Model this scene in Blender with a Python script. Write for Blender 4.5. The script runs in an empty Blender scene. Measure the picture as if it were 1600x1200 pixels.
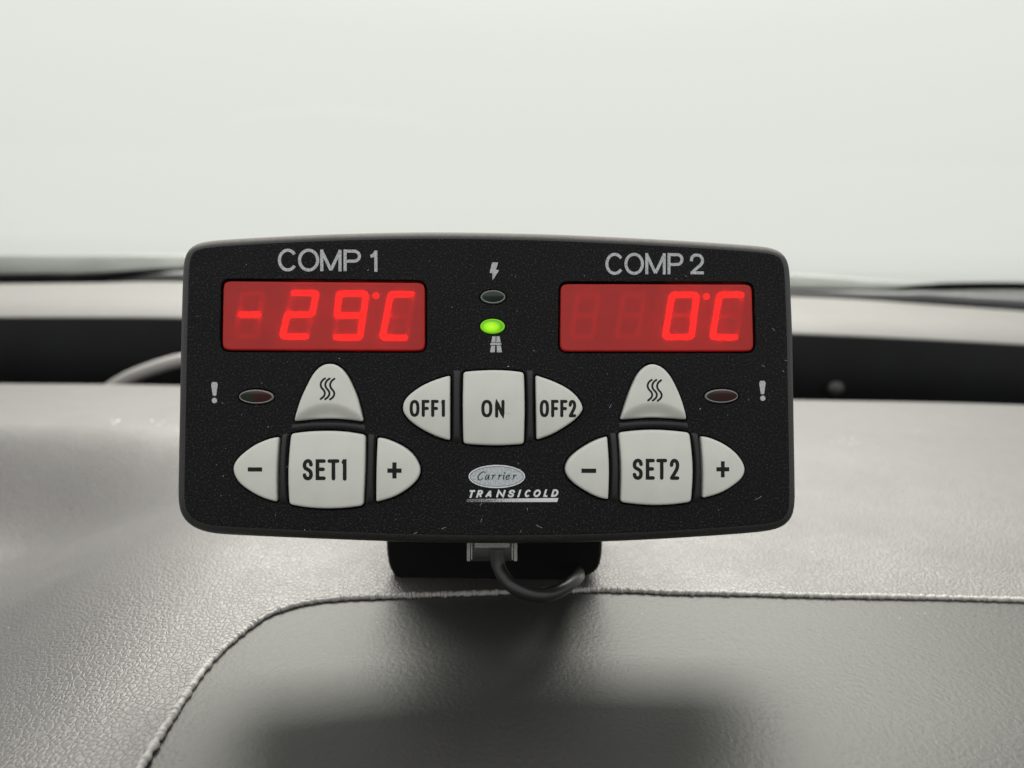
import bpy, bmesh, math, random
from math import sin, cos, pi, radians
from mathutils import Vector, Matrix
from mathutils.bvhtree import BVHTree
random.seed(7)
scene = bpy.context.scene
col = scene.collection

# ------------------------------------------------------------------ camera
W0, H0, FPX = 1600.0, 1200.0, 1095.0          # photograph size, focal length in its pixels
CAM_H = 0.094                                  # camera height over the dashboard top
PITCH, ROLL = radians(10.0), radians(1.1)
_r, _u, _b = Vector((1, 0, 0)), Vector((0, sin(PITCH), cos(PITCH))), Vector((0, -cos(PITCH), sin(PITCH)))
CR = _r * cos(ROLL) + _u * sin(ROLL)
CU = _u * cos(ROLL) - _r * sin(ROLL)
CB = _b
CAM = Matrix(((CR.x, CU.x, CB.x, 0), (CR.y, CU.y, CB.y, 0), (CR.z, CU.z, CB.z, CAM_H), (0, 0, 0, 1)))
cd = bpy.data.cameras.new('camera')
cd.sensor_width = 36.0
cd.lens = 36.0 * FPX / W0
cd.clip_start, cd.clip_end = 0.01, 200.0
cd.dof.use_dof = True
cd.dof.focus_distance = 0.1735
cd.dof.aperture_fstop = 11.0
cam = bpy.data.objects.new('camera', cd)
cam.matrix_world = CAM
col.objects.link(cam)
scene.camera = cam

# ------------------------------------------------------------------ overcast daylight round the vehicle
world = bpy.data.worlds.new('World')
scene.world = world
world.use_nodes = True
nt = world.node_tree
for n in list(nt.nodes): nt.nodes.remove(n)
wo = nt.nodes.new('ShaderNodeOutputWorld'); wb = nt.nodes.new('ShaderNodeBackground')
wt = nt.nodes.new('ShaderNodeTexCoord'); ws = nt.nodes.new('ShaderNodeSeparateXYZ')
wm = nt.nodes.new('ShaderNodeMapRange'); wr = nt.nodes.new('ShaderNodeValToRGB')
nt.links.new(wt.outputs['Generated'], ws.inputs[0]); nt.links.new(ws.outputs['Z'], wm.inputs['Value'])
wm.inputs['From Min'].default_value = -1; wm.inputs['From Max'].default_value = 1
nt.links.new(wm.outputs[0], wr.inputs[0]); nt.links.new(wr.outputs[0], wb.inputs[0]); nt.links.new(wb.outputs[0], wo.inputs[0])
cr = wr.color_ramp
def wcol(v): return (v * 1.0, v * 1.0, v * 0.985, 1)
cr.elements[0].position = 0.0; cr.elements[0].color = wcol(0.04)
cr.elements[1].position = 1.0; cr.elements[1].color = wcol(0.55)
for p_, v_ in ((0.47, 0.08), (0.498, 0.39), (0.64, 0.42), (0.82, 0.58)):
    e = cr.elements.new(p_); e.color = wcol(v_)
wb.inputs['Strength'].default_value = 2.0
# daylight falling in through the windscreen, ahead of and above the dashboard
ld = bpy.data.lights.new('windscreen_daylight', 'AREA')
ld.shape = 'RECTANGLE'; ld.size = 1.5; ld.size_y = 0.42; ld.energy = 29.0; ld.color = (1.0, 0.962, 0.945)
lamp = bpy.data.objects.new('windscreen_daylight', ld); col.objects.link(lamp)
lamp.location = (0.0, 0.98, 0.84)
lamp.rotation_euler = (Vector((0, 0.22, 0.0)) - Vector(lamp.location)).to_track_quat('-Z', 'Y').to_euler()
scene.view_settings.view_transform = 'Standard'
scene.view_settings.look = 'None'
scene.view_settings.exposure = 0.0
scene.view_settings.gamma = 1.0

# ------------------------------------------------------------------ helpers
def ray(px, py):
    return CR * ((px - 800.0) / FPX) + CU * (-(py - 599.5) / FPX) - CB
CP = Vector((0, 0, CAM_H))
def atz(px, py, z):
    d = ray(px, py); t = (z - CAM_H) / d.z
    return CP + d * t
def aty(px, py, y):
    d = ray(px, py); return CP + d * (y / d.y)

def new_obj(name, verts, faces, mat, parent=None, smooth=None, kind=None, world_verts=False):
    me = bpy.data.meshes.new(name)
    if world_verts and parent is not None:
        inv = world_matrix(parent).inverted()
        verts = [inv @ Vector(v) for v in verts]
    me.from_pydata([tuple(v) for v in verts], [], faces)
    bm = bmesh.new(); bm.from_mesh(me)
    bmesh.ops.recalc_face_normals(bm, faces=bm.faces) if smooth != 'keep' else None
    bm.to_mesh(me); bm.free()
    me.materials.append(mat)
    o = bpy.data.objects.new(name, me)
    col.objects.link(o)
    if parent is not None: o.parent = parent
    if smooth is not None and smooth != 'keep':
        me.polygons.foreach_set('use_smooth', [True] * len(me.polygons))
        me.set_sharp_from_angle(angle=radians(smooth))
    if kind: o['kind'] = kind
    return o
def world_matrix(o):
    m = o.matrix_local.copy() if o.parent is None else None
    if o.parent is None:
        return Matrix.LocRotScale(o.location, o.rotation_euler, o.scale)
    return world_matrix(o.parent) @ Matrix.LocRotScale(o.location, o.rotation_euler, o.scale)
def tag(o, label, cat, group=None):
    o['label'] = label; o['category'] = cat
    if group: o['group'] = group
    return o

def catmull(pts, n=10, closed=False):
    out = []; m = len(pts)
    for i in range(m if closed else m - 1):
        if closed: p = [pts[(i + k) % m] for k in (-1, 0, 1, 2)]
        else: p = [pts[max(i - 1, 0)], pts[i], pts[i + 1], pts[min(i + 2, m - 1)]]
        for s in range(n):
            t = s / n
            out.append(tuple(0.5 * (2 * p[1][k] + (p[2][k] - p[0][k]) * t + (2 * p[0][k] - 5 * p[1][k] + 4 * p[2][k] - p[3][k]) * t * t
                             + (3 * p[1][k] - p[0][k] - 3 * p[2][k] + p[3][k]) * t ** 3) for k in range(len(p[0]))))
    if not closed: out.append(tuple(pts[-1]))
    return out
def resample(pts, n, closed=True):
    q = [Vector(p) for p in pts]
    if closed: q.append(q[0])
    L = [0.0]
    for a, b in zip(q, q[1:]): L.append(L[-1] + (b - a).length)
    tot = L[-1]; out = []; j = 0
    for i in range(n):
        s = tot * i / (n if closed else n - 1)
        while j < len(L) - 2 and L[j + 1] < s: j += 1
        seg = L[j + 1] - L[j]
        out.append(q[j].lerp(q[j + 1], 0 if seg == 0 else min(1, (s - L[j]) / seg)))
    return out
def smooth_loop(pts, it):
    for _ in range(it):
        m = len(pts)
        pts = [pts[i] * 0.5 + (pts[i - 1] + pts[(i + 1) % m]) * 0.25 for i in range(m)]
    return pts
def area(pts): return 0.5 * sum(pts[i - 1].x * pts[i].y - pts[i].x * pts[i - 1].y for i in range(len(pts)))
def offset(pts, d):                      # grow a counter-clockwise loop by d
    m = len(pts); out = []
    for i in range(m):
        t = pts[(i + 1) % m] - pts[i - 1]
        if t.length < 1e-12: t = Vector((1, 0))
        t.normalize(); out.append(pts[i] + Vector((t.y, -t.x)) * d)
    return out
def ccw(pts): return pts if area(pts) > 0 else pts[::-1]
def bridge(faces, a, b, n):
    for i in range(n):
        j = (i + 1) % n; faces.append((a + i, a + j, b + j, b + i))

# ------------------------------------------------------------------ materials
def mat(name):
    m = bpy.data.materials.new(name); m.use_nodes = True
    t = m.node_tree; b = t.nodes['Principled BSDF']
    return m, t, b
def N(t, k, **kw):
    n = t.nodes.new(k)
    for a, v in kw.items(): setattr(n, a, v)
    return n
def coords(t, scale=(1, 1, 1)):
    c = N(t, 'ShaderNodeTexCoord'); mp = N(t, 'ShaderNodeMapping'); mp.inputs['Scale'].default_value = scale
    t.links.new(c.outputs['Object'], mp.inputs[0]); return mp.outputs[0]
def noise(t, vec, scale, detail=4, rough=0.55):
    n = N(t, 'ShaderNodeTexNoise'); n.inputs['Scale'].default_value = scale
    n.inputs['Detail'].default_value = detail; n.inputs['Roughness'].default_value = rough
    t.links.new(vec, n.inputs['Vector']); return n.outputs['Fac']
def ramp(t, fac, stops):
    r = N(t, 'ShaderNodeValToRGB'); e = r.color_ramp.elements
    while len(e) < len(stops): e.new(0.5)
    for k, (p, c) in enumerate(stops):
        e[k].position = p; e[k].color = (*c, 1) if len(c) == 3 else c
    t.links.new(fac, r.inputs[0]); return r.outputs[0]
def bump(t, b, height, strength, dist):
    n = N(t, 'ShaderNodeBump'); n.inputs['Strength'].default_value = strength; n.inputs['Distance'].default_value = dist
    t.links.new(height, n.inputs['Height']); t.links.new(n.outputs[0], b.inputs['Normal'])
def g3(v): return (v, v, v)

# black grained housing plastic
M_HOUS, t, b = mat('grained_black_plastic')
v = coords(t)
n1 = noise(t, v, 2300, 2, 0.65); n2 = noise(t, v, 60, 4)
t.links.new(ramp(t, n1, [(0.48, (0.0035, 0.0035, 0.004)), (0.58, (0.010, 0.010, 0.011)), (0.73, (0.052, 0.052, 0.055))]), b.inputs['Base Color'])
t.links.new(ramp(t, n2, [(0.35, g3(0.50)), (0.7, g3(0.62))]), b.inputs['Roughness'])
b.inputs['Specular IOR Level'].default_value = 0.14
bump(t, b, n1, 0.55, 0.00012)
M_SHELL, t, b = mat('black_shell_plastic_painted_top_light')
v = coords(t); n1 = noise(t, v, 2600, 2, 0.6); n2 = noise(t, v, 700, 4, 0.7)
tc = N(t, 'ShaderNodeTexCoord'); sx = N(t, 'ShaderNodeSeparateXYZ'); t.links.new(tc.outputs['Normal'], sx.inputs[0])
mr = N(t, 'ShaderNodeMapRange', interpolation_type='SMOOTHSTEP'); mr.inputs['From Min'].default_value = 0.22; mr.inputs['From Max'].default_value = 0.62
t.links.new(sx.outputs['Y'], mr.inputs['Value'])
dm = N(t, 'ShaderNodeMath', operation='MULTIPLY'); t.links.new(mr.outputs[0], dm.inputs[0])      # light on upward faces painted in as an uneven dusty tone
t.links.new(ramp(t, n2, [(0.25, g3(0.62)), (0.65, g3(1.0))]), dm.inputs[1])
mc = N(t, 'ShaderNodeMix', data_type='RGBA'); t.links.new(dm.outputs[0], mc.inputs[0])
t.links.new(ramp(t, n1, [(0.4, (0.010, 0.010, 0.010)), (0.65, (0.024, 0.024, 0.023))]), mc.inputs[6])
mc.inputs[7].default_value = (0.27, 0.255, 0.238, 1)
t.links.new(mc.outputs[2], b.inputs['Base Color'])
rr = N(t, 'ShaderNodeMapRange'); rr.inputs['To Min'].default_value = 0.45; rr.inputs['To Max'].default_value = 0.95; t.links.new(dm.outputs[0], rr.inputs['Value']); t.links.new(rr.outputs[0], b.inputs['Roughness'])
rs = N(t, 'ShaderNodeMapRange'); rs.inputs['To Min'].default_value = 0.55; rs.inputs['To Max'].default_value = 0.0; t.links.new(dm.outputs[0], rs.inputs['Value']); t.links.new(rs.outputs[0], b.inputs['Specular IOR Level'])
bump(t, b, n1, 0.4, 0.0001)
# smooth black plastic (ribs, mount)
M_RIB, t, b = mat('satin_black_plastic')
v = coords(t); n1 = noise(t, v, 2600, 2)
b.inputs['Base Color'].default_value = (0.012, 0.012, 0.013, 1); b.inputs['Roughness'].default_value = 0.34
b.inputs['Specular IOR Level'].default_value = 0.4
bump(t, b, n1, 0.35, 0.00008)
M_MOUNT, t, b = mat('matt_black_mount_plastic')
v = coords(t); n1 = noise(t, v, 1800, 2)
b.inputs['Base Color'].default_value = (0.004, 0.004, 0.004, 1); b.inputs['Roughness'].default_value = 0.62
b.inputs['Specular IOR Level'].default_value = 0.15
bump(t, b, n1, 0.3, 0.0001)
M_PIT, t, b = mat('dark_recess_plastic')
b.inputs['Base Color'].default_value = (0.004, 0.0035, 0.0035, 1); b.inputs['Roughness'].default_value = 0.7
b.inputs['Specular IOR Level'].default_value = 0.1
# warm grey key plastic
M_KEY, t, b = mat('warm_grey_key_plastic')
v = coords(t); n1 = noise(t, v, 140, 5); n2 = noise(t, v, 2200, 2)
t.links.new(ramp(t, n1, [(0.3, (0.63, 0.635, 0.58)), (0.7, (0.69, 0.695, 0.64))]), b.inputs['Base Color'])
b.inputs['Roughness'].default_value = 0.48; b.inputs['Specular IOR Level'].default_value = 0.35
b.inputs['Subsurface Weight'].default_value = 0.0
bump(t, b, n2, 0.12, 0.00005)
# prints
def print_mat(name, c, c2=None, lo=0.42, hi=0.6, scale=2200):
    m, t, b = mat(name); v = coords(t); n = noise(t, v, scale, 3, 0.7)
    t.links.new(ramp(t, n, [(lo, c2 or tuple(x * 0.7 for x in c)), (hi, c)]), b.inputs['Base Color'])
    b.inputs['Roughness'].default_value = 0.55; b.inputs['Specular IOR Level'].default_value = 0.25
    return m
M_WHITE = print_mat('light_grey_print', (0.54, 0.55, 0.565), (0.27, 0.27, 0.28), 0.34, 0.54)
M_BLACK = print_mat('black_print', (0.006, 0.006, 0.006), (0.02, 0.018, 0.016), 0.2, 0.45)
M_LOGO = print_mat('silver_print', (0.56, 0.60, 0.62), (0.34, 0.37, 0.39), 0.36, 0.58)
M_LOGOW = print_mat('white_print', (0.74, 0.75, 0.76), (0.5, 0.5, 0.52), 0.36, 0.5)
M_BAR, t, b = mat('halftone_print')
v = coords(t); sx = N(t, 'ShaderNodeSeparateXYZ'); t.links.new(v, sx.inputs[0])
mr = N(t, 'ShaderNodeMapRange'); mr.inputs['From Min'].default_value = -0.008; mr.inputs['From Max'].default_value = 0.008
mr.inputs['To Min'].default_value = -0.10; mr.inputs['To Max'].default_value = 0.42
t.links.new(sx.outputs['X'], mr.inputs['Value'])
ad = N(t, 'ShaderNodeMath', operation='ADD'); t.links.new(mr.outputs[0], ad.inputs[0]); t.links.new(noise(t, v, 6000, 1), ad.inputs[1])
t.links.new(ramp(t, ad.outputs[0], [(0.40, g3(0.02)), (0.55, (0.5, 0.5, 0.5)), (0.9, (0.72, 0.73, 0.73))]), b.inputs['Base Color'])
b.inputs['Roughness'].default_value = 0.5
# red display lens: scattering red plastic that still passes the light of the digits
M_LENS, t, b = mat('red_translucent_lens')
v = coords(t); n1 = noise(t, v, 90, 3)
t.links.new(ramp(t, n1, [(0.3, (0.55, 0.028, 0.023)), (0.7, (0.60, 0.032, 0.027))]), b.inputs['Base Color'])
b.inputs['Roughness'].default_value = 0.26; b.inputs['Specular IOR Level'].default_value = 0.42
rf = N(t, 'ShaderNodeBsdfRefraction'); rf.inputs['Color'].default_value = (1.0, 0.10, 0.08, 1); rf.inputs['Roughness'].default_value = 0.58; rf.inputs['IOR'].default_value = 1.3
mx = N(t, 'ShaderNodeMixShader'); mx.inputs[0].default_value = 0.34
t.links.new(b.outputs[0], mx.inputs[1]); t.links.new(rf.outputs[0], mx.inputs[2]); t.links.new(mx.outputs[0], t.nodes['Material Output'].inputs['Surface'])
M_SEG, t, b = mat('lit_red_segment')
b.inputs['Base Color'].default_value = (0.5, 0.03, 0.02, 1); b.inputs['Emission Color'].default_value = (1.0, 0.075, 0.05, 1); b.inputs['Emission Strength'].default_value = 33.0
M_SEGOFF, t, b = mat('unlit_segment_added_glow')
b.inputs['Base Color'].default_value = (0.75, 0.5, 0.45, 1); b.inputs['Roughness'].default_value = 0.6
b.inputs['Emission Color'].default_value = (1.0, 0.10, 0.08, 1); b.inputs['Emission Strength'].default_value = 0.4   # faint added glow, imitating stray light, so unlit segments show
# indicator lenses
def lens_mat(name, ca, cb, axis_mid=0.0, emit=None):
    m, t, b = mat(name); v = coords(t); n = noise(t, v, 420, 4, 0.6)
    sx = N(t, 'ShaderNodeSeparateXYZ'); t.links.new(v, sx.inputs[0])
    mr = N(t, 'ShaderNodeMapRange'); mr.inputs['From Min'].default_value = axis_mid - 0.0022; mr.inputs['From Max'].default_value = axis_mid + 0.0022
    t.links.new(sx.outputs['X'], mr.inputs['Value'])
    ad = N(t, 'ShaderNodeMath', operation='MULTIPLY_ADD'); t.links.new(n, ad.inputs[0]); ad.inputs[1].default_value = 0.9
    t.links.new(mr.outputs[0], ad.inputs[2])
    t.links.new(ramp(t, ad.outputs[0], [(0.35, ca), (1.0, cb)]), b.inputs['Base Color'])
    b.inputs['Roughness'].default_value = 0.14; b.inputs['Specular IOR Level'].default_value = 0.6
    return m, t, b
M_LEDOFF, t, b = lens_mat('unlit_green_lens', (0.018, 0.035, 0.022), (0.012, 0.022, 0.016))
M_LEDBI, t, b = lens_mat('unlit_two_colour_lens', (0.020, 0.030, 0.017), (0.045, 0.012, 0.009), 0.0004)
M_LEDRED, t, b = lens_mat('unlit_red_lens', (0.024, 0.026, 0.022), (0.040, 0.013, 0.012), -0.0012)
M_LEDON, t, b = mat('lit_green_lens')
v = coords(t); ln = N(t, 'ShaderNodeVectorMath', operation='LENGTH')
mp2 = N(t, 'ShaderNodeMapping'); mp2.inputs['Scale'].default_value = (1, 1.7, 0); mp2.inputs['Location'].default_value = (0.0003, 0.0003, 0)
t.links.new(v, mp2.inputs[0]); t.links.new(mp2.outputs[0], ln.inputs[0])
ml = N(t, 'ShaderNodeMath', operation='MULTIPLY'); ml.inputs[1].default_value = 1 / 0.0030; t.links.new(ln.outputs['Value'], ml.inputs[0])
t.links.new(ramp(t, ml.outputs[0], [(0.0, (0.62, 1.0, 0.035)), (0.5, (0.34, 0.88, 0.012)), (0.85, (0.10, 0.36, 0.004)), (1.0, (0.12, 0.42, 0.004))]), b.inputs['Emission Color'])
b.inputs['Emission Strength'].default_value = 0.9
b.inputs['Base Color'].default_value = (0.05, 0.16, 0.01, 1); b.inputs['Roughness'].default_value = 0.15
M_RIM, t, b = mat('pale_lens_rim_highlight')
b.inputs['Base Color'].default_value = (0.30, 0.30, 0.29, 1); b.inputs['Roughness'].default_value = 0.22; b.inputs['Specular IOR Level'].default_value = 0.8  # pale colour stands in for the highlight along the lens edge
M_RIMON, t, b = mat('glowing_green_lens_rim')
b.inputs['Base Color'].default_value = (0.2, 0.4, 0.05, 1); b.inputs['Roughness'].default_value = 0.22
b.inputs['Emission Color'].default_value = (0.22, 0.72, 0.01, 1); b.inputs['Emission Strength'].default_value = 0.5
# dashboard leather-grain skin
M_DASH, t, b = mat('grained_grey_dash_skin')
v = coords(t)
nz = N(t, 'ShaderNodeTexNoise'); nz.inputs['Scale'].default_value = 260; nz.inputs['Detail'].default_value = 3; t.links.new(v, nz.inputs['Vector'])
mxv = N(t, 'ShaderNodeMix', data_type='VECTOR'); mxv.inputs['Factor'].default_value = 0.0016
t.links.new(v, mxv.inputs[4]); t.links.new(nz.outputs['Color'], mxv.inputs[5])
vo = N(t, 'ShaderNodeTexVoronoi', feature='DISTANCE_TO_EDGE'); vo.inputs['Scale'].default_value = 700; t.links.new(mxv.outputs[1], vo.inputs['Vector'])
vr = ramp(t, vo.outputs['Distance'], [(0.0, g3(0)), (0.12, g3(0.6)), (0.4, g3(1))])
nf = noise(t, v, 1500, 3); nb = noise(t, v, 9, 5, 0.6)
ma = N(t, 'ShaderNodeMath', operation='MULTIPLY_ADD'); ma.inputs[1].default_value = 0.35; t.links.new(nf, ma.inputs[0]); t.links.new(vr, ma.inputs[2])
t.links.new(ramp(t, nb, [(0.3, (0.030, 0.028, 0.027)), (0.7, (0.040, 0.037, 0.035))]), b.inputs['Base Color'])
t.links.new(ramp(t, noise(t, v, 25, 5), [(0.3, g3(0.47)), (0.7, g3(0.60))]), b.inputs['Roughness'])
b.inputs['IOR'].default_value = 2.2; b.inputs['Specular Tint'].default_value = (1, 0.968, 0.955, 1)
bump(t, b, ma.outputs[0], 0.42, 0.0003)
M_PANEL, t, b = mat('smooth_dark_dash_panel')
v = coords(t); n1 = noise(t, v, 900, 4); n3 = noise(t, v, 20, 4)
t.links.new(ramp(t, n3, [(0.3, (0.026, 0.026, 0.024)), (0.7, (0.034, 0.034, 0.032))]), b.inputs['Base Color'])
b.inputs['Roughness'].default_value = 0.47; b.inputs['IOR'].default_value = 1.6; b.inputs['Specular Tint'].default_value = (1, 0.985, 0.95, 1)
bump(t, b, n1, 0.6, 0.00022)
def plain(name, c, r, spec=0.5, ns=40, var=0.12):
    m, t, b = mat(name); v = coords(t); n = noise(t, v, ns, 5)
    t.links.new(ramp(t, n, [(0.3, tuple(x * (1 - var) for x in c)), (0.7, tuple(x * (1 + var) for x in c))]), b.inputs['Base Color'])
    b.inputs['Roughness'].default_value = r; b.inputs['Specular IOR Level'].default_value = spec
    return m
M_BEAD = plain('frayed_skin_edge', (0.34, 0.33, 0.31), 0.55, 0.8, 700, 0.22)
M_LEDGE = plain('pale_beige_ledge', (0.205, 0.200, 0.191), 0.6, 0.4, 12, 0.04)
M_FRIT = plain('black_band', (0.006, 0.0065, 0.007), 0.5, 0.15, 15, 0.3)
M_COWL = plain('weathered_grey_cowl_plastic', (0.30, 0.305, 0.305), 0.5, 0.4, 14, 0.12)
M_RUBBER = plain('black_rubber', (0.005, 0.005, 0.005), 0.7, 0.1, 60, 0.2)
M_ARM = plain('dark_grey_painted_metal', (0.10, 0.10, 0.102), 0.42, 0.5, 30, 0.15)
M_HOOP = plain('warm_grey_trim_plastic', (0.36, 0.345, 0.335), 0.5, 0.5, 25, 0.08)
M_CLIP = plain('grey_plastic_clip', (0.06, 0.06, 0.058), 0.4, 0.5, 80, 0.15)
M_CABLE = plain('black_cable_sheath', (0.012, 0.012, 0.012), 0.36, 0.5, 300, 0.2)
M_LINT = plain('pale_lint', (0.62, 0.61, 0.58), 0.8, 0.2, 900, 0.3)
M_CONTACT = plain('brass_contact', (0.35, 0.27, 0.12), 0.35, 0.6, 300, 0.2)
def clear_mat(name, c, fac, rough):
    m, t, b = mat(name)
    b.inputs['Base Color'].default_value = (*c, 1); b.inputs['Roughness'].default_value = rough; b.inputs['Specular IOR Level'].default_value = 0.9
    tr = N(t, 'ShaderNodeBsdfTransparent'); tr.inputs['Color'].default_value = (0.93, 0.93, 0.91, 1)
    mx = N(t, 'ShaderNodeMixShader'); mx.inputs[0].default_value = fac
    t.links.new(tr.outputs[0], mx.inputs[1]); t.links.new(b.outputs[0], mx.inputs[2]); t.links.new(mx.outputs[0], t.nodes['Material Output'].inputs['Surface'])
    return m
M_PLUG = clear_mat('clear_plug_plastic', (0.10, 0.10, 0.095), 0.20, 0.08)
M_PLUGE = clear_mat('cloudy_plug_plastic', (0.70, 0.70, 0.67), 0.26, 0.12)
M_GLASS, t, b = mat('windscreen_glass')
tr = N(t, 'ShaderNodeBsdfTransparent'); tr.inputs['Color'].default_value = (0.972, 0.985, 0.958, 1)
gl = N(t, 'ShaderNodeBsdfGlossy'); gl.inputs['Roughness'].default_value = 0.02
lw = N(t, 'ShaderNodeFresnel'); lw.inputs['IOR'].default_value = 1.2
mx = N(t, 'ShaderNodeMixShader'); t.links.new(lw.outputs[0], mx.inputs[0]); t.links.new(tr.outputs[0], mx.inputs[1]); t.links.new(gl.outputs[0], mx.inputs[2])
t.links.new(mx.outputs[0], t.nodes['Material Output'].inputs['Surface']); t.nodes.remove(b)

# ------------------------------------------------------------------ dashboard
def height(x, y):
    def ss(a, b_, t_):
        k = max(0.0, min(1.0, (t_ - a) / (b_ - a))); return k * k * (3 - 2 * k)
    z = -0.042 * ss(-0.085, -0.24, x) * ss(0.385, 0.295, y)
    z += -0.012 * ss(0.02, -0.16, x) * ss(0.235, 0.14, y)
    z += 0.0006 * sin(x * 23 + 1) * sin(y * 31) 
    z -= 0.004 * ss(0.26, 0.16, y) * (1 - ss(0.02, -0.16, x))
    return z
seam_px = [(40, 1500), (165, 1240), (250, 1100), (318, 1010), (372, 967), (418, 942), (470, 928.5), (535, 922.5), (600, 921), (700, 919), (800, 917), (900, 915),
           (960, 914.5), (1050, 918), (1150, 920), (1300, 924), (1457, 927), (1700, 934), (2100, 946)]
seam = [(lambda p: (p.x, p.y))(atz(px, py, -0.002)) for px, py in seam_px]
seam = resample(catmull(seam, 14), 420, closed=False)
far_px = [(-500, 590), (-100, 597), (143, 600), (285, 602.5), (760, 612), (1237, 624), (1457, 629), (1700, 635), (2100, 645)]
far = [(lambda p: (p.x, p.y))(atz(px, py, 0)) for px, py in far_px]
x0 = far[0][0]
outer = resample([(x0, seam[0].y), (x0, 0.3)] + far, 420, closed=False)
# keep the ruled lines from crossing: spend the left third of the seam on the left side
outer = []
far_d = resample(catmull(far, 12), 600, closed=False)
for i, s_ in enumerate(seam):
    k = i / 419.0
    if k < 0.16:
        outer.append(Vector((x0, seam[0].y + (far_d[0].y - seam[0].y) * (k / 0.16))))
    else:
        outer.append(far_d[min(599, int(599 * (k - 0.16) / 0.84))])
NT = 150
verts, faces = [], []
for i in range(420):
    a, q = seam[i], outer[i]
    for j in range(NT):
        t_ = (j / (NT - 1)) ** 1.35
        p = a.lerp(q, t_); z = height(p.x, p.y)
        if j == 0: z -= 0.0006
        verts.append((p.x, p.y, z))
    for dy, dz in ((0.004, -0.0015), (0.007, -0.006), (0.008, -0.05)):      # rolled far edge
        verts.append((q.x, q.y + dy, height(q.x, q.y) + dz))
R_ = NT + 3
for i in range(419):
    for j in range(R_ - 1):
        faces.append((i * R_ + j, (i + 1) * R_ + j, (i + 1) * R_ + j + 1, i * R_ + j + 1))
dash = new_obj('dashboard', verts, faces, M_DASH, smooth=60)
dash['kind'] = 'structure'; dash['label'] = 'grey grained dashboard top with a frayed curved edge'
# smooth panel that lies lower, framed by the frayed edge
verts, faces = [], []
nx, ny = 80, 50
for i in range(nx + 1):
    for j in range(ny + 1):
        x = -0.30 + 0.75 * i / nx; y = 0.03 + 0.19 * j / ny
        verts.append((x, y, min(height(x, y), height(x, y)) - 0.0010 - 0.010 * max(0, (0.15 - y) / 0.1) ** 2))
for i in range(nx):
    for j in range(ny):
        a = i * (ny + 1) + j; faces.append((a, a + ny + 1, a + ny + 2, a + 1))
pan = new_obj('lower_panel', verts, faces, M_PANEL, dash, smooth=60)
pan['label'] = 'smooth dark grey panel below the frayed edge'
def tube(path, rad, n=12, radf=None, up=Vector((0, 0, 1)), cap=True):
    verts, faces = [], []
    m = len(path); path = [Vector(p) for p in path]
    for i in range(m):
        tg = (path[min(i + 1, m - 1)] - path[max(i - 1, 0)]).normalized()
        s_ = tg.cross(up)
        if s_.length < 1e-6: s_ = Vector((1, 0, 0))
        s_.normalize(); w = s_.cross(tg)
        for k in range(n):
            a = 2 * pi * k / n
            rx, ry = (rad, rad) if not isinstance(rad, tuple) else rad
            f = radf(i, k) if radf else 1.0
            verts.append(path[i] + s_ * (rx * f * cos(a)) + w * (ry * f * sin(a)))
    for i in range(m - 1): bridge(faces, i * n, (i + 1) * n, n)
    if cap: faces.append(tuple(range(n))); faces.append(tuple(range((m - 1) * n, m * n)))
    return verts, faces
bead_path = [Vector((p.x, p.y, height(p.x, p.y) - 0.0005)) for p in resample(seam, 1500, closed=False)]
rj = [random.uniform(0.75, 1.2) for _ in range(1600)]
def bead_r(i, k):
    a = 2 * pi * k / 10
    return rj[i] * (0.72 + 0.5 * rj[(i // 5 + 40) % 1500] * rj[(i // 11) % 1500] + 0.22 * max(0, sin(a + i * 0.5 + 3 * rj[i // 9])))
bv, bf = tube(bead_path, (0.0008, 0.0006), 10, bead_r)
bead = new_obj('frayed_edge_bead', bv, bf, M_BEAD, dash, smooth=60)
# pale crumbs and flecks lying on the skin
verts, faces = [], []
def crumb(x, y, r):
    z = height(x, y) + 0.0001; a0 = random.random() * 6; b0 = len(verts); k = random.randint(5, 7)
    for q in range(k):
        a = a0 + 2 * pi * q / k; rr = r * random.uniform(0.5, 1.1); verts.append((x + rr * cos(a), y + rr * 1.6 * sin(a), z))
    verts.append((x, y, z + r * 0.35))
    for q in range(k): faces.append((b0 + q, b0 + (q + 1) % k, b0 + k))
for px, py, n_, sp, r in ((182, 676, 5, 9, 0.0011), (252, 690, 3, 8, 0.0008), (1312, 692, 8, 14, 0.0005), (1340, 688, 5, 12, 0.0005), (1432, 672, 4, 9, 0.0006), (1222, 905, 3, 9, 0.0002)):
    for _ in range(n_):
        p = atz(px + random.gauss(0, sp), py + random.gauss(0, sp * 0.35), height(*(atz(px, py, 0).xy)))
        crumb(p.x, p.y, r * random.uniform(0.5, 1.3))
for _ in range(110):
    p = atz(random.uniform(0, 1600), random.uniform(640, 960) , 0); crumb(p.x, p.y, random.uniform(0.00008, 0.00022))
new_obj('pale_crumbs', verts, faces, M_LINT, dash, kind='stuff')

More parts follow.
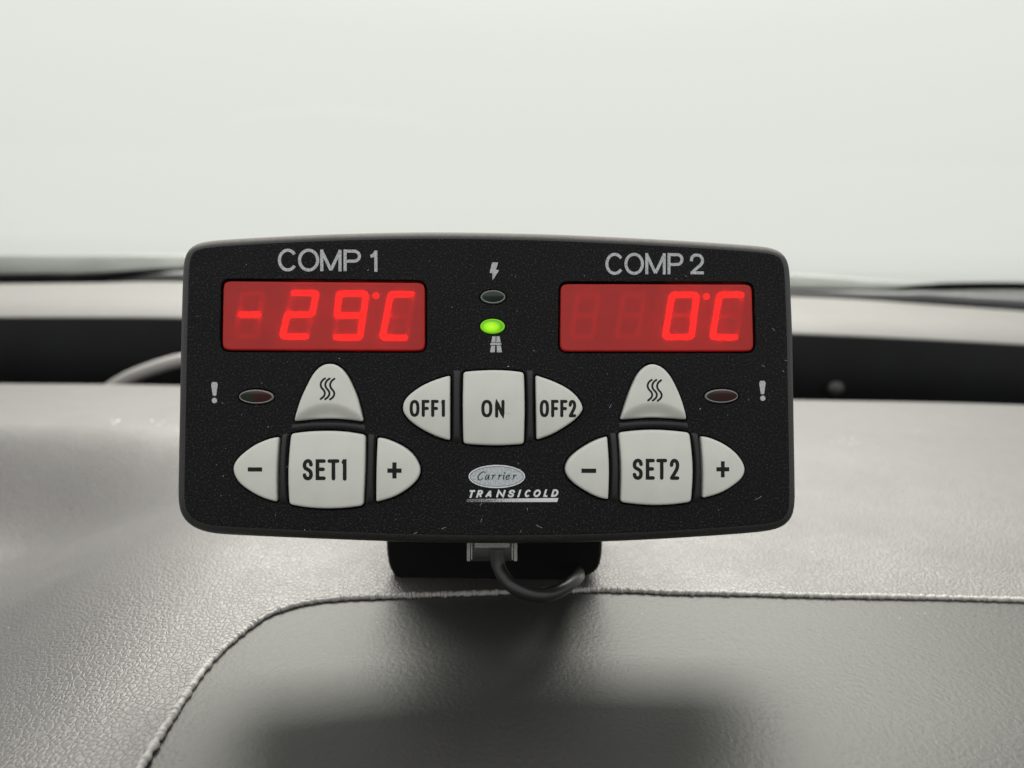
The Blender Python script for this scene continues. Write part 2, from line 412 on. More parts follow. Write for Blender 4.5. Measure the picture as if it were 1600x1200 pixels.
# ------------------------------------------------------------------ what lies behind the dashboard
def strip(name, lo, hi, m, thick, n=160, struct=True, smooth=50):
    """a slab between two lines of world points (lower, upper), with thickness away from the camera"""
    lo = resample(catmull([tuple(p) for p in lo], 12), n, closed=False); hi = resample(catmull([tuple(p) for p in hi], 12), n, closed=False)
    verts, faces = [], []
    for a, b_ in zip(lo, hi):
        e_ = (b_ - a).normalized(); nn = Vector((0, -e_.z, e_.y))
        if nn.y > 0: nn = -nn
        c = thick * 0.25
        verts += [a - nn * thick, a - nn * c, a + e_ * c, a.lerp(b_, 0.5), b_ - e_ * c, b_ - nn * c, b_ - nn * thick]
    for i in range(n - 1):
        for j in range(7):
            faces.append((i * 7 + j, i * 7 + (j + 1) % 7, (i + 1) * 7 + (j + 1) % 7, (i + 1) * 7 + j))
    faces.append(tuple(range(7))); faces.append(tuple(range((n - 1) * 7, n * 7)))
    o = new_obj(name, verts, faces, m, smooth=smooth)
    if struct: o['kind'] = 'structure'
    return o
ledge_lo = [(-500, 494), (-100, 496), (143, 496), (285, 497), (760, 505), (1235, 521), (1457, 531), (1700, 544), (2100, 566)]
ledge_hi = [(-500, 445), (-100, 443), (143, 441), (285, 439), (760, 444.5), (1235, 462), (1360, 468), (1457, 475), (1700, 492), (2100, 522)]
cowl_hi = [(-500, 397), (-100, 397), (143, 397.5), (285, 398), (760, 407), (1235, 427.5), (1317, 432.5), (1365, 436.5), (1457, 441), (1700, 456), (2100, 480)]
YB, YL = 0.64, 0.76
wall_hi = [aty(px, py, YB) for px, py in ledge_lo]
wall_lo = [Vector((p.x, p.y, -0.05)) for p in wall_hi]
o = strip('black_band_wall', wall_lo, wall_hi, M_FRIT, 0.004); o['label'] = 'black band below the pale ledge behind the dashboard'
lo_hi = [aty(px, py, YL) for px, py in ledge_hi]
o = strip('pale_ledge', [p + Vector((0, 0.001, 0.001)) for p in wall_hi], lo_hi, M_LEDGE, 0.004); o['label'] = 'pale beige ledge at the foot of the windscreen'
tv = [(-0.9, 0.50, -0.045), (0.9, 0.50, -0.045), (0.9, YB + 0.003, -0.045), (-0.9, YB + 0.003, -0.045)]
o = new_obj('trough_floor', tv + [(x, y, z - 0.01) for x, y, z in tv], [(0, 1, 2, 3), (4, 5, 6, 7), (0, 1, 5, 4), (1, 2, 6, 5), (2, 3, 7, 6), (3, 0, 4, 7)], M_FRIT); o['kind'] = 'structure'
YC = 0.80
o = strip('grey_cowl', [aty(px, py + 2, YC) for px, py in ledge_hi], [aty(px, py, YC) for px, py in cowl_hi], M_COWL, 0.01); o['label'] = 'blurred grey cowl panel below the windscreen'
# rubber seal along the ledge
sp_ = catmull([tuple(aty(px, py - 0.5, YL)) for px, py in ledge_hi], 10)
sv, sf = tube(sp_, (0.0016, 0.0011), 10); seal = new_obj('windscreen_seal', sv, sf, M_RUBBER, smooth=60)
tag(seal, 'thin black rubber seal along the top of the pale ledge', 'seal')
# wiper lying over the cowl
wip = bpy.data.objects.new('windscreen_wiper', None); col.objects.link(wip)
wip.location = aty(800, 430, 0.775)
tag(wip, 'long dark windscreen wiper lying along the grey cowl', 'wiper')
bl = [(-300, 446), (-100, 437), (60, 434.5), (143, 433), (285, 419.5), (450, 412), (760, 420), (1000, 437), (1235, 450.5), (1340, 452), (1400, 451.5), (1457, 448), (1600, 447), (1800, 455)]
bp = catmull([tuple(aty(px, py, 0.775)) for px, py in bl], 10)
def blade_r(i, k):
    u = i / len(bp); return 1.0
def tube_var(path, radii, n=12):
    return tube(path, 1.0, n, lambda i, k: radii[i])
rad = []
for i in range(len(bp)):
    px = 800 + (bp[i][0] / bp[i][1]) * FPX
    r = 0.0016
    if px < 290: r = 0.0018 + 0.0040 * min(1, (290 - px) / 150.0)
    if px > 1380: r = 0.0016 + 0.0028 * min(1, (px - 1380) / 80.0)
    rad.append(r)
sv, sf = tube_var(bp, rad); new_obj('blade', sv, sf, M_RUBBER, wip, smooth=60, world_verts=True)
al = [(180, 436), (240, 431), (285, 430), (500, 428), (760, 432), (1000, 448), (1235, 457), (1400, 462), (1457, 463), (1700, 476)]
ap = catmull([tuple(aty(px, py, 0.787)) for px, py in al], 10)
sv, sf = tube(ap, (0.004, 0.0042), 12); new_obj('arm', sv, sf, M_COWL, wip, smooth=60, world_verts=True)
# arched strip standing in the trough
hp = catmull([tuple(aty(px, py, 0.585)) for px, py in ((95, 690), (135, 638), (178, 603), (222, 581), (285, 562), (360, 553), (440, 558), (520, 584), (600, 640), (640, 700))], 10)
hv, hf = tube(hp, (0.0056, 0.0054), 16, up=Vector((0, 1, 0)))
hoop = new_obj('arched_trim_strip', hv, hf, M_HOOP, smooth=60)
tag(hoop, 'warm grey arched trim strip rising from the dark trough behind the dashboard', 'trim')
# small clip on the black band
bm = bmesh.new(); bmesh.ops.create_uvsphere(bm, u_segments=20, v_segments=12, radius=1.0)
c0 = aty(1306, 606, YB - 0.004)
for vv in bm.verts: vv.co = Vector((vv.co.x * 0.0075, vv.co.y * 0.004, vv.co.z * 0.0065)) + c0
me = bpy.data.meshes.new('clip_head'); bm.to_mesh(me); bm.free(); me.materials.append(M_CLIP)
for p in me.polygons: p.use_smooth = True
clip = bpy.data.objects.new('plastic_clip', me); col.objects.link(clip)
tag(clip, 'small round dull grey clip on the black band behind the dashboard', 'clip')
# windscreen pane
pa, pb = Vector((-1.0, 0.815, 0.045)), Vector((1.0, 0.815, 0.045))
pd = Vector((0, -0.42, 0.50))
off_ = Vector((0, 0.0032, 0.0027))
wv = [pa, pb, pb + pd, pa + pd]; wv = wv + [q + off_ for q in wv]
wsn = new_obj('windscreen', wv, [(0, 1, 2, 3), (4, 5, 6, 7), (0, 1, 5, 4), (1, 2, 6, 5), (2, 3, 7, 6), (3, 0, 4, 7)], M_GLASS)
tag(wsn, 'sloping clear windscreen pane with bright overcast sky behind it', 'windscreen')

# ------------------------------------------------------------------ the control unit: pose of its front face
D0 = 0.172
yaw, pit, rol = radians(2.440), radians(-3.365), radians(-0.163)
Rz = Matrix.Rotation(rol, 3, 'Z'); Rx = Matrix.Rotation(pit, 3, 'X'); Ry = Matrix.Rotation(yaw, 3, 'Y')
MF = (CAM.to_3x3() @ (Ry @ Rx @ Rz))                       # face axes in the world: x right, y up, z out of the face
OF = CP + ray(769.45, 600) * D0
NF = MF.col[2].copy(); MFI = MF.transposed()
def P(px, py, w=0.0):
    """photo pixel -> point on the face plane (w = metres in front of it), face coordinates"""
    o = OF + NF * w; d = ray(px, py); t_ = (o - CP).dot(NF) / d.dot(NF)
    q = MFI @ (CP + d * t_ - OF); return Vector((q.x, q.y))
MM = 0.001
BASE = Vector((0, -0.049, -0.022))                          # foot of the unit in face coordinates
unit = bpy.data.objects.new('cab_control_unit', None); col.objects.link(unit)
unit.matrix_world = Matrix.Translation(OF + MF @ BASE) @ MF.to_4x4()
tag(unit, 'black two-display temperature control unit with pale grey keys on a mount', 'control unit')
def part(name, verts, faces, m, parent=None, smooth=35, kind=None, label=None, origin=None):
    """verts in face coordinates; origin = where the object's own origin lies (face coordinates)"""
    org = Vector(origin) if origin is not None else Vector((0, 0, 0))
    o = new_obj(name, [Vector(v) - org for v in verts], faces, m, None, smooth, kind)
    if parent is None:
        o.parent = unit; o.location = org - BASE; o['_org'] = list(org)
    else:
        o.parent = parent; o.location = org - Vector(parent['_org']); o['_org'] = list(org)
    if label: o['label'] = label
    return o
def px_loop(segs, n, sm, w=0.0, f=None):
    """outline from open splines of photo points, joined, evenly resampled and slightly rounded"""
    pts = []
    for s_ in segs:
        s2 = [f(*p) for p in s_] if f else s_
        c = catmull(s2, 10) if len(s2) > 2 else s2
        pts += c
    q = []
    for p in pts:
        v_ = P(p[0], p[1], w)
        if not q or (v_ - q[-1]).length > 1e-6: q.append(v_)
    if (q[0] - q[-1]).length < 1e-6: q.pop()
    return smooth_loop(ccw(resample(q, n)), sm)
Z5 = lambda x, y: (270 + x / 4.0, 550 + y / 4.0)
Z6 = lambda x, y: (600 + x / 4.0, 550 + y / 4.0)
Z7 = lambda x, y: (860 + x / 4.0, 550 + y / 4.0)
KEYS = {
 'minus1': (Z5, [[(655, 530), (600, 543), (520, 578), (450, 628), (405, 673), (385, 720), (395, 770), (430, 820), (500, 872), (580, 912), (652, 934)], [(652, 934), (656, 720), (665, 530)]]),
 'set1': (Z5, [[(740, 508), (850, 495), (975, 491), (1090, 497), (1205, 516)], [(1205, 516), (1203, 730), (1191, 958)], [(1191, 958), (1080, 971), (960, 975), (840, 968), (729, 950)], [(729, 950), (727, 730), (740, 508)]]),
 'plus1': (Z5, [[(1284, 533), (1340, 543), (1440, 588), (1510, 648), (1546, 725), (1530, 790), (1470, 850), (1380, 902), (1272, 935)], [(1272, 935), (1276, 740), (1281, 533)]]),
 'heat1': (Z5, [[(760, 432), (800, 302), (835, 222), (880, 136), (930, 86), (980, 72), (1033, 85), (1085, 136), (1130, 222), (1160, 302), (1192, 434)], [(1192, 434), (1080, 420), (980, 415), (880, 419), (760, 432)]]),
 'off1': (Z6, [[(414, 145), (330, 170), (240, 210), (165, 263), (130, 305), (120, 345), (130, 385), (170, 431), (240, 480), (330, 525), (413, 551)], [(413, 551), (414, 145)]]),
 'on': (Z6, [[(496, 122), (590, 115), (685, 112), (780, 115), (874, 125)], [(874, 125), (878, 340), (874, 573)], [(874, 573), (780, 579), (690, 581), (590, 578), (496, 571)], [(496, 571), (493, 340), (496, 122)]]),
 'off2': (Z6, [[(946, 143), (1050, 180), (1140, 225), (1205, 280), (1238, 340), (1232, 372), (1190, 420), (1120, 470), (1040, 515), (953, 547)], [(953, 547), (949, 340), (946, 143)]]),
 'minus2': (Z7, [[(354, 525), (280, 550), (190, 600), (120, 660), (92, 720), (105, 770), (150, 820), (230, 872), (300, 905), (360, 919)], [(360, 919), (362, 720), (354, 525)]]),
 'set2': (Z7, [[(426, 501), (530, 489), (640, 484), (750, 489), (868, 501)], [(868, 501), (884, 715), (878, 935)], [(878, 935), (770, 949), (650, 954), (550, 949), (438, 937)], [(438, 937), (440, 715), (426, 501)]]),
 'plus2': (Z7, [[(938, 524), (1000, 537), (1090, 580), (1165, 643), (1207, 718), (1192, 780), (1130, 835), (1050, 880), (950, 911)], [(950, 911), (948, 715), (938, 524)]]),
 'heat2': (Z7, [[(436, 421), (470, 312), (505, 217), (545, 136), (590, 90), (636, 74), (690, 91), (740, 140), (785, 222), (820, 312), (850, 421)], [(850, 421), (740, 412), (640, 408), (560, 412), (436, 421)]]),
}
KW = 0.5 * MM
key_loops = {k: px_loop(s_, 128, 2, KW * 0.5, f) for k, (f, s_) in KEYS.items()}
# display openings and indicator openings
def rect_px(c, n=120, sm=3, w=0.0):
    pts = []
    for k in range(4): pts.append([c[k], c[(k + 1) % 4]])
    return px_loop(pts, n, sm, w)
LENS_L = [(348.5, 438.2), (664.0, 440.8), (664.3, 548.0), (346.5, 546.8)]
LENS_R = [(875.8, 442.6), (1175.3, 443.4), (1178.2, 548.6), (874.6, 548.8)]
lens_loops = [rect_px(LENS_L, 160, 4, -0.0002), rect_px(LENS_R, 160, 4, -0.0002)]
def ell(cx, cy, rx, ry, n=48, w=0.0):
    return ccw([P(cx + rx * cos(2 * pi * k / n), cy + ry * sin(2 * pi * k / n), w) for k in range(n)])
LEDS = [(770.3, 463.8, 18.8, 9.6), (769.6, 509.3, 18.6, 10.4), (400.7, 619.6, 26.5, 10.4), (1127.2, 618.6, 25.3, 10.2)]
holes = [(offset(l, 0.42 * MM), 2.6 * MM) for l in key_loops.values()]
holes += [(offset(l, 0.48 * MM), 4.2 * MM) for l in lens_loops]
holes += [(offset(ell(*e_), 0.40 * MM), 1.6 * MM) for e_ in LEDS]

# ---- housing
RF = 2.7 * MM
out_px = [(318, 378), (345, 375), (400, 371.5), (480, 367.5), (560, 364.8), (640, 363.2), (700, 363), (770, 364), (860, 366.2), (950, 370), (1050, 375.3), (1130, 380.3), (1185, 384.5),
          (1204, 387), (1218, 392), (1227, 401), (1231, 413), (1232.5, 432), (1234, 468), (1236, 520), (1237.8, 620), (1239.2, 700), (1240.3, 770), (1240, 792),
          (1236.5, 808), (1225, 821), (1205, 828), (1170, 832), (1110, 836.5), (1000, 843), (900, 846.5), (770, 848), (640, 846), (540, 842.5), (430, 838), (350, 834),
          (322, 830.5), (301, 822), (287, 809), (281, 793), (280.3, 770), (281.5, 700), (283, 620), (284.5, 540), (286, 480), (287.5, 430), (289.5, 403), (294.5, 390), (304, 382)]
outl = [P(x, y, -RF) for x, y in out_px]
outl = smooth_loop(ccw(resample([tuple(p) for p in catmull([tuple(p) for p in outl], 8, closed=True)], 320)), 4)
def face_cap(loops, z):
    """triangulated flat face between an outer loop and its holes"""
    bm = bmesh.new(); all_e = []
    for lp in loops:
        vs = [bm.verts.new((p.x, p.y, z)) for p in lp]
        for i in range(len(vs)): all_e.append(bm.edges.new((vs[i - 1], vs[i])))
    bmesh.ops.triangle_fill(bm, use_beauty=True, use_dissolve=False, edges=all_e)
    bm.verts.index_update()
    vs = [v_.co.copy() for v_ in bm.verts]; fs = [tuple(v_.index for v_ in f_.verts) for f_ in bm.faces]
    bm.free(); return vs, fs
inner = offset(outl, -RF); support = offset(outl, -RF - 0.35 * MM)
CH = 0.16 * MM
hole_ch = [offset(h, CH) for h, d in holes]
verts, faces = face_cap([support] + hole_ch, 0.0)
n_o = len(outl)
start = {0: 0}
def add_ring(lp, z):
    b0 = len(verts); verts.extend([Vector((p.x, p.y, z)) for p in lp]); return b0
prev = 0
prof = [(0.35 * MM * 0, 0)]
b0 = add_ring(inner, 0); bridge(faces, prev, b0, n_o); prev = b0
for k in range(1, 11):
    a = (pi / 2) * k / 10
    b0 = add_ring(offset(outl, -RF + RF * sin(a)), -RF + RF * cos(a)); bridge(faces, prev, b0, n_o); prev = b0
for d, z in ((-0.2, -12), (-0.5, -20), (-1.2, -22.5), (-3.0, -24)):
    b0 = add_ring(offset(outl, d * MM), z * MM); bridge(faces, prev, b0, n_o); prev = b0
faces.append(tuple(range(prev, prev + n_o)))
cur = n_o
for (h, depth), hc in zip(holes, hole_ch):
    n = len(h); prev = cur; cur += n
    b0 = add_ring(h, -CH); bridge(faces, prev, b0, n); prev = b0
    b0 = add_ring(h, -depth); bridge(faces, prev, b0, n); prev = b0
    faces.append(tuple(range(prev, prev + n)))
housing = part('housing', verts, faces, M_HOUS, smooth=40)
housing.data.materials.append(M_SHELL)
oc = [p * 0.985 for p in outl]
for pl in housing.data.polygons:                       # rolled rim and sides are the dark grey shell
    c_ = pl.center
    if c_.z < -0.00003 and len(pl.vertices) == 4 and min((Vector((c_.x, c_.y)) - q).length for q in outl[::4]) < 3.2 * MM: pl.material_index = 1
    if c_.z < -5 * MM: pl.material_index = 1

# ---- keys
def build_key(name, loop, label, dome, scoop=None):
    n = len(loop); c = Vector((sum(p.x for p in loop) / n, sum(p.y for p in loop) / n))
    r = 0.6 * MM; ze = KW
    verts, faces = [], []
    def ring(lp, zf):
        b0 = len(verts); verts.extend([Vector((p.x, p.y, zf(p))) for p in lp]); return b0
    hx = max(abs(p.x - c.x) for p in loop); hy = max(abs(p.y - c.y) for p in loop)
    def dz(p):
        q = ((p.x - c.x) / hx) ** 2; w = ((p.y - c.y) / hy) ** 2
        return -dome * (0.38 * q + 0.62 * w) + (scoop(p) if scoop else 0.0)
    prev = ring(loop, lambda p: -2.4 * MM)
    for k in range(0, 6):
        a = (pi / 2) * k / 5
        b0 = ring(offset(loop, -r + r * cos(a)), lambda p: ze + dome - r + r * sin(a) + dz(p)); bridge(faces, prev, b0, n); prev = b0
    top = offset(loop, -r)
    K = 22
    for k in range(1, K):
        s_ = 1 - k / K
        b0 = ring([c + (p - c) * s_ for p in top], lambda p: ze + dome + dz(p)); bridge(faces, prev, b0, n); prev = b0
    verts.append(Vector((c.x, c.y, ze + dome + dz(c)))); ci = len(verts) - 1
    for i in range(n): faces.append((prev + i, prev + (i + 1) % n, ci))
    o = part(name, verts, faces, M_KEY, smooth=50, label=label, origin=(c.x, c.y, 0))
    bvh = BVHTree.FromPolygons([tuple(v_) for v_ in verts], faces)
    def zf(p):
        h = bvh.ray_cast(Vector((p.x, p.y, 0.02)), Vector((0, 0, -1)))
        return h[0].z if h[0] is not None else ze
    return o, zf
def ss(a, b_, t_):
    k = max(0.0, min(1.0, (t_ - a) / (b_ - a))); return k * k * (3 - 2 * k)
def heat_scoop(f, xc, yc):
    p0 = P(*f(xc, yc)); pe = P(*f(xc + 180, yc + 62))
    k = (p0.y - pe.y) / (pe.x - p0.x) ** 2
    def g(p):
        line = p0.y - k * (p.x - p0.x) ** 2
        s_ = line - p.y                       # metres below the arc
        return -1.25 * MM * ss(-0.3 * MM, 3.4 * MM, s_) + 0.30 * MM * ss(-6 * MM, 0.2 * MM, s_) * (1 - ss(0, 3.4 * MM, s_))
    return g
keyinfo = {
 'minus1': ('minus key beside SET1', 1.15), 'set1': ('square key marked SET1', 1.3), 'plus1': ('plus key beside SET1', 1.15), 'heat1': ('pointed key with three wavy lines above SET1', 0.8),
 'off1': ('leaf-shaped key marked OFF1', 1.3), 'on': ('square key marked ON', 1.45), 'off2': ('leaf-shaped key marked OFF2', 1.3),
 'minus2': ('minus key beside SET2', 1.15), 'set2': ('square key marked SET2', 1.3), 'plus2': ('plus key beside SET2', 1.15), 'heat2': ('pointed key with three wavy lines above SET2', 0.8)}
KO = {}
for k, lp in key_loops.items():
    sc_ = heat_scoop(Z5, 980, 318) if k == 'heat1' else heat_scoop(Z7, 640, 312) if k == 'heat2' else None
    KO[k] = build_key('key', lp, keyinfo[k][0], keyinfo[k][1] * MM, sc_)

# ---- lettering: strokes turned into ribbons that follow the surface
class Ink:
    def __init__(s, zf=None, w=0.0): s.v = []; s.f = []; s.zf = zf or (lambda p: 0.0); s.w = w; s.k = 0
    def z(s, p): return s.zf(p) + 0.03 * MM + s.k * 0.004 * MM
    def ribbon(s, pts, hw, cap='round', closed=False, clampy=None):
        """pts in face coordinates (metres)"""
        s.k = (s.k + 1) % 8
        q = [Vector(p[:2]) for p in pts]
        L = sum((b_ - a).length for a, b_ in zip(q, q[1:]))
        n = max(2, int(L / (0.22 * MM)) + 1)
        q = resample(q, n, closed=closed) if (closed or len(q) > 6) else [v_ for a, b_ in zip(q, q[1:]) for v_ in [a.lerp(b_, t_ / 5) for t_ in range(5)]] + [q[-1]]
        m = len(q); b0 = len(s.v); rows = []
        def put(p):
            if clampy: p = Vector((p.x, max(clampy[0], min(clampy[1], p.y))))
            s.v.append(Vector((p.x, p.y, s.z(p)))); return len(s.v) - 1
        for i in range(m):
            if closed: tp, tn = q[i] - q[i - 1], q[(i + 1) % m] - q[i]
            else: tp, tn = q[i] - q[max(i - 1, 0)], q[min(i + 1, m - 1)] - q[i]
            if tp.length == 0: tp = tn
            if tn.length == 0: tn = tp
            tp = tp.normalized(); tn = tn.normalized(); tg = (tp + tn)
            tg = tg.normalized() if tg.length > 1e-6 else tn
            k = 1.0 / max(0.55, tg.dot(tn)); nn = Vector((-tg.y, tg.x))
            h = hw(i / (m - 1)) if callable(hw) else hw
            rows.append((put(q[i] + nn * h * k), put(q[i] - nn * h * k)))
        for i in range(m if closed else m - 1):
            a, b_ = rows[i], rows[(i + 1) % m]; s.f.append((a[0], a[1], b_[1], b_[0]))
        if cap == 'round' and not closed:
            for e_, sg in ((0, -1), (m - 1, 1)):
                tg = (q[min(e_ + 1, m - 1)] - q[max(e_ - 1, 0)]).normalized() * sg; nn = Vector((-tg.y, tg.x)); c = q[e_]
                h = hw(e_ / (m - 1)) if callable(hw) else hw
                arc = [put(c + nn * h * cos(a) + tg * h * sin(a)) for a in [pi * t_ / 6 for t_ in range(7)]]
                s.f.append(tuple(arc))
    def poly(s, pts):
        s.k = (s.k + 1) % 8
        b0 = len(s.v)
        for p in pts: s.v.append(Vector((p[0], p[1], s.z(Vector(p[:2])))))
        s.f.append(tuple(range(b0, b0 + len(pts))))
    def make(s, name, m, parent, label=None, origin=None):
        if origin is None:
            xs = [p.x for p in s.v]; ys = [p.y for p in s.v]; origin = ((min(xs) + max(xs)) / 2, (min(ys) + max(ys)) / 2, 0)
        # keep winding towards +z
        fs = []
        for f_ in s.f:
            a = 0.0; n = len(f_)
            for i in range(n): a += s.v[f_[i - 1]].x * s.v[f_[i]].y - s.v[f_[i]].x * s.v[f_[i - 1]].y
            fs.append(f_ if a > 0 else f_[::-1])
        return part(name, s.v, fs, m, parent, smooth='keep', label=label, origin=origin)
def arc(cx, cy, rx, ry, a0, a1, n=28): return [(cx + rx * cos(radians(a0 + (a1 - a0) * i / n)), cy + ry * sin(radians(a0 + (a1 - a0) * i / n))) for i in range(n + 1)]
def sup(n=40, e=2.5):
    out = []
    for i in range(n):
        a = 2 * pi * i / n; c, s_ = cos(a), sin(a)
        out.append((0.5 + 0.5 * math.copysign(abs(c) ** (2 / e), c), 0.5 + 0.5 * math.copysign(abs(s_) ** (2 / e), s_)))
    return out
G = {   # strokes on a unit square, y up; ('o', pts) marks a closed stroke
 'C': [arc(0.5, 0.5, 0.5, 0.5, 36, 324, 40)], 'O': [('o', arc(0.5, 0.5, 0.5, 0.5, 0, 351, 39))], 'Q': [('o', sup())],
 'M': [[(0, -.2), (0, 1.2)], [(1, -.2), (1, 1.2)], [(0.0, 1.0), (0.5, -0.02)], [(1.0, 1.0), (0.5, -0.02)]],
 'P': [[(0, -.2), (0, 1.2)], [(0, 1), (.55, 1)] + arc(.62, .73, .38, .27, 90, -90, 14) + [(.55, .46), (0, .46)]],
 'i': [[(1, -.2), (1, 1.2)], [(0.0, .77), (.45, .80), (1, 1.02)]],
 'Z': [catmull([(0.0, .66), (.06, .85), (.25, .98), (.5, 1.0), (.8, .95), (.98, .76), (.95, .58), (.75, .40), (.40, .22), (.10, .02)], 6), [(-.06, 0), (1.1, 0)]],
 'S': [catmull([(1, .78), (.86, .94), (.5, 1), (.12, .91), (0, .74), (.14, .59), (.5, .51), (.87, .41), (1, .24), (.87, .06), (.5, 0), (.13, .06), (0, .20)], 6)],
 'E': [[(1, 1), (0, 1), (0, 0), (1, 0)], [(0, .52), (.86, .52)]], 'T': [[(0, 1), (1, 1)], [(.5, 1), (.5, 0)]], 't': [[(-.5, 1), (1.5, 1)], [(.5, 1), (.5, -.2)]],
 'F': [[(1, 1), (0, 1), (0, 0)], [(0, .50), (.86, .50)]], 'N': [[(0, 0), (0, 1), (1, 0), (1, 1)]],
 '1': [[(0, .93), (.55, 1), (1, 1), (1, 0)]],
 '2': [catmull([(0.02, .74), (.12, .92), (.45, 1.0), (.82, .94), (.98, .76), (.9, .55), (.55, .30), (.08, 0.02)], 6), [(.06, 0), (1, 0)]],
 'R': [[(0, -.2), (0, 1.2)], [(0, 1), (.5, 1)] + arc(.6, .75, .38, .25, 90, -90, 10) + [(.5, .5), (0, .5)], [(.5, .52), (1.0, -.05)]],
 'A': [[(0, -.05), (.55, 1)], [(.55, 1), (1, -.05)], [(.2, .28), (.9, .28)]], 'I': [[(.5, -.2), (.5, 1.2)]],
 'L': [[(0, 1.2), (0, -.2)], [(0, 0), (1.75, 0)]], 'D': [[(0, -.2), (0, 1.2)], [(0, 1), (.35, 1)] + arc(.4, .5, .6, .5, 90, -90, 14) + [(.35, 0), (0, 0)]],
 'K': [],
}
def glyph(ink, ch, x0, x1, yt, yb, sw, f=lambda x, y: (x, y), cap='round', slant=0.0, wplane=0.0):
    """ch drawn in the photo box x0..x1, yt..yb (in the units of f), stroke width sw in photo pixels"""
    e0 = f(0, 0); e1 = f(1, 0); sc_ = 1.0 / (e1[0] - e0[0]); h = sw * sc_ / 2
    hw = sw / 2 * (D0 / FPX) * 1.0
    A_, B_ = x0 + h, x1 - h - slant
    lo = P(*f(0, yb), wplane).y; hi = P(*f(0, yt), wplane).y
    def m(u, v_): return P(*f(A_ + u * (B_ - A_) + v_ * slant, (yb - h) + v_ * (yt + h - (yb - h))), wplane)
    for s_ in G[ch]:
        if s_[0] == 'o': ink.ribbon([m(*p) for p in s_[1]], hw, closed=True)
        else:
            pm = [m(*p) for p in s_]
            if cap == 'flat':
                yy = [P(*f((x0 + x1) / 2, yb), wplane).y, P(*f((x0 + x1) / 2, yt), wplane).y]
                ink.ribbon(pm, hw, cap='flat', clampy=(min(yy), max(yy)))
            else: ink.ribbon(pm, hw)
# key legends
def legend(key, f, items, sw, w=KW + 1.1 * MM):
    ink = Ink(KO[key][1])
    for ch, x0_, x1_, yt, yb in items: glyph(ink, ch, x0_, x1_, yt, yb, sw, f, wplane=w)
    ink.make('legend', M_BLACK, KO[key][0])
legend('set1', Z5, [('S', 812, 876, 667, 800), ('E', 894, 957, 668, 798), ('T', 968, 1042, 668, 800), ('1', 1056, 1086, 668, 802)], 5.6)
legend('set2', Z7, [('S', 514, 577, 664, 797), ('E', 595, 652, 665, 796), ('T', 660, 729, 665, 796), ('2', 744, 806, 665, 797)], 5.6)
legend('on', Z6, [('Q', 608, 677, 297, 406), ('N', 694, 753, 297, 409)], 4.9)
legend('off1', Z6, [('Q', 160, 222, 297, 403), ('F', 236, 285, 297, 404), ('F', 295, 342, 297, 404), ('1', 358, 381, 297, 404)], 4.9)
legend('off2', Z6, [('Q', 973, 1031, 297, 405), ('F', 1044, 1091, 297, 406), ('F', 1101, 1147, 297, 406), ('2', 1153, 1202, 297, 406)], 4.9)
def bars(key, f, rects):
    ink = Ink(KO[key][1])
    for xa, ya, xb, yb in rects:
        nx_ = 8
        for i in range(nx_):
            u0, u1 = xa + (xb - xa) * i / nx_, xa + (xb - xa) * (i + 1) / nx_
            for j in range(4):
                v0, v1 = ya + (yb - ya) * j / 4, ya + (yb - ya) * (j + 1) / 4
                k0 = ink.k; ink.poly([P(*f(u0, v1), KW), P(*f(u1, v1), KW), P(*f(u1, v0), KW), P(*f(u0, v0), KW)]); ink.k = k0
        ink.k += 3
    ink.make('legend', M_BLACK, KO[key][0])
bars('minus1', Z5, [(478, 717, 568, 743)]); bars('minus2', Z7, [(190, 725, 281, 752)])
bars('plus1', Z5, [(1345, 724, 1433, 751), (1376, 686, 1402, 786)]); bars('plus2', Z7, [(1028, 716, 1108, 742), (1056, 679, 1079, 779)])
Z8 = lambda x, y: (440 + x / 10.0, 560 + y / 10.0)
def waves(key, dx, dy):
    ink = Ink(KO[key][1])
    base = [(687, 310), (645, 345), (622, 400), (637, 455), (675, 500), (690, 545), (672, 592), (626, 632)]
    for ox, oy in ((0, 0), (72, 2), (147, 6)):
        ink.ribbon([P(Z8(x + ox, y + oy)[0] + dx, Z8(x + ox, y + oy)[1] + dy, KW) for x, y in catmull(base, 6)], 1.55 * D0 / FPX)
    ink.make('legend', M_BLACK, KO[key][0])
waves('heat1', 0, 0); waves('heat2', 508.5, 2.2)
# housing lettering
U = lambda x, y: (430 + x / 8.889, 380 + y / 8.889)
V = lambda x, y: (940 + x / 8.889, 385 + y / 8.889)
ink = Ink()
for a in (('C', 38, 312, 72, 388), ('O', 317, 612, 72, 390), ('M', 626, 922, 85, 385), ('P', 950, 1192, 85, 385), ('i', 1302, 1420, 98, 392)): glyph(ink, *a, 4.8, U, cap='flat')
ink.make('lettering', M_WHITE, None, label='COMP 1 printed in light grey')
ink = Ink()
for a in (('C', 52, 312, 85, 392), ('O', 316, 588, 85, 392), ('M', 606, 890, 90, 384), ('P', 914, 1138, 90, 384), ('Z', 1224, 1424, 96, 384)): glyph(ink, *a, 4.7, V, cap='flat')
ink.make('lettering', M_WHITE, None, label='COMP 2 printed in light grey')
X = lambda x, y: P(710 + x / 6.667, 380 + y / 6.667)
ink = Ink(); ink.poly([X(393, 197), X(367, 305), X(395, 310), X(397, 383), X(467, 278), X(432, 273), X(455, 197)])
ink.make('lightning_symbol', M_WHITE, None)
ink = Ink()
for q in ([(395, 967), (430, 967), (428, 1030), (385, 1030)], [(438, 967), (470, 967), (482, 1030), (436, 1030)], [(375, 1036), (488, 1036), (489, 1057), (374, 1057)],
          [(382, 1064), (425, 1064), (422, 1133), (373, 1133)], [(441, 1064), (483, 1064), (495, 1133), (443, 1133)]):
    ink.poly([X(*p) for p in q])
ink.make('road_symbol', M_WHITE, None)
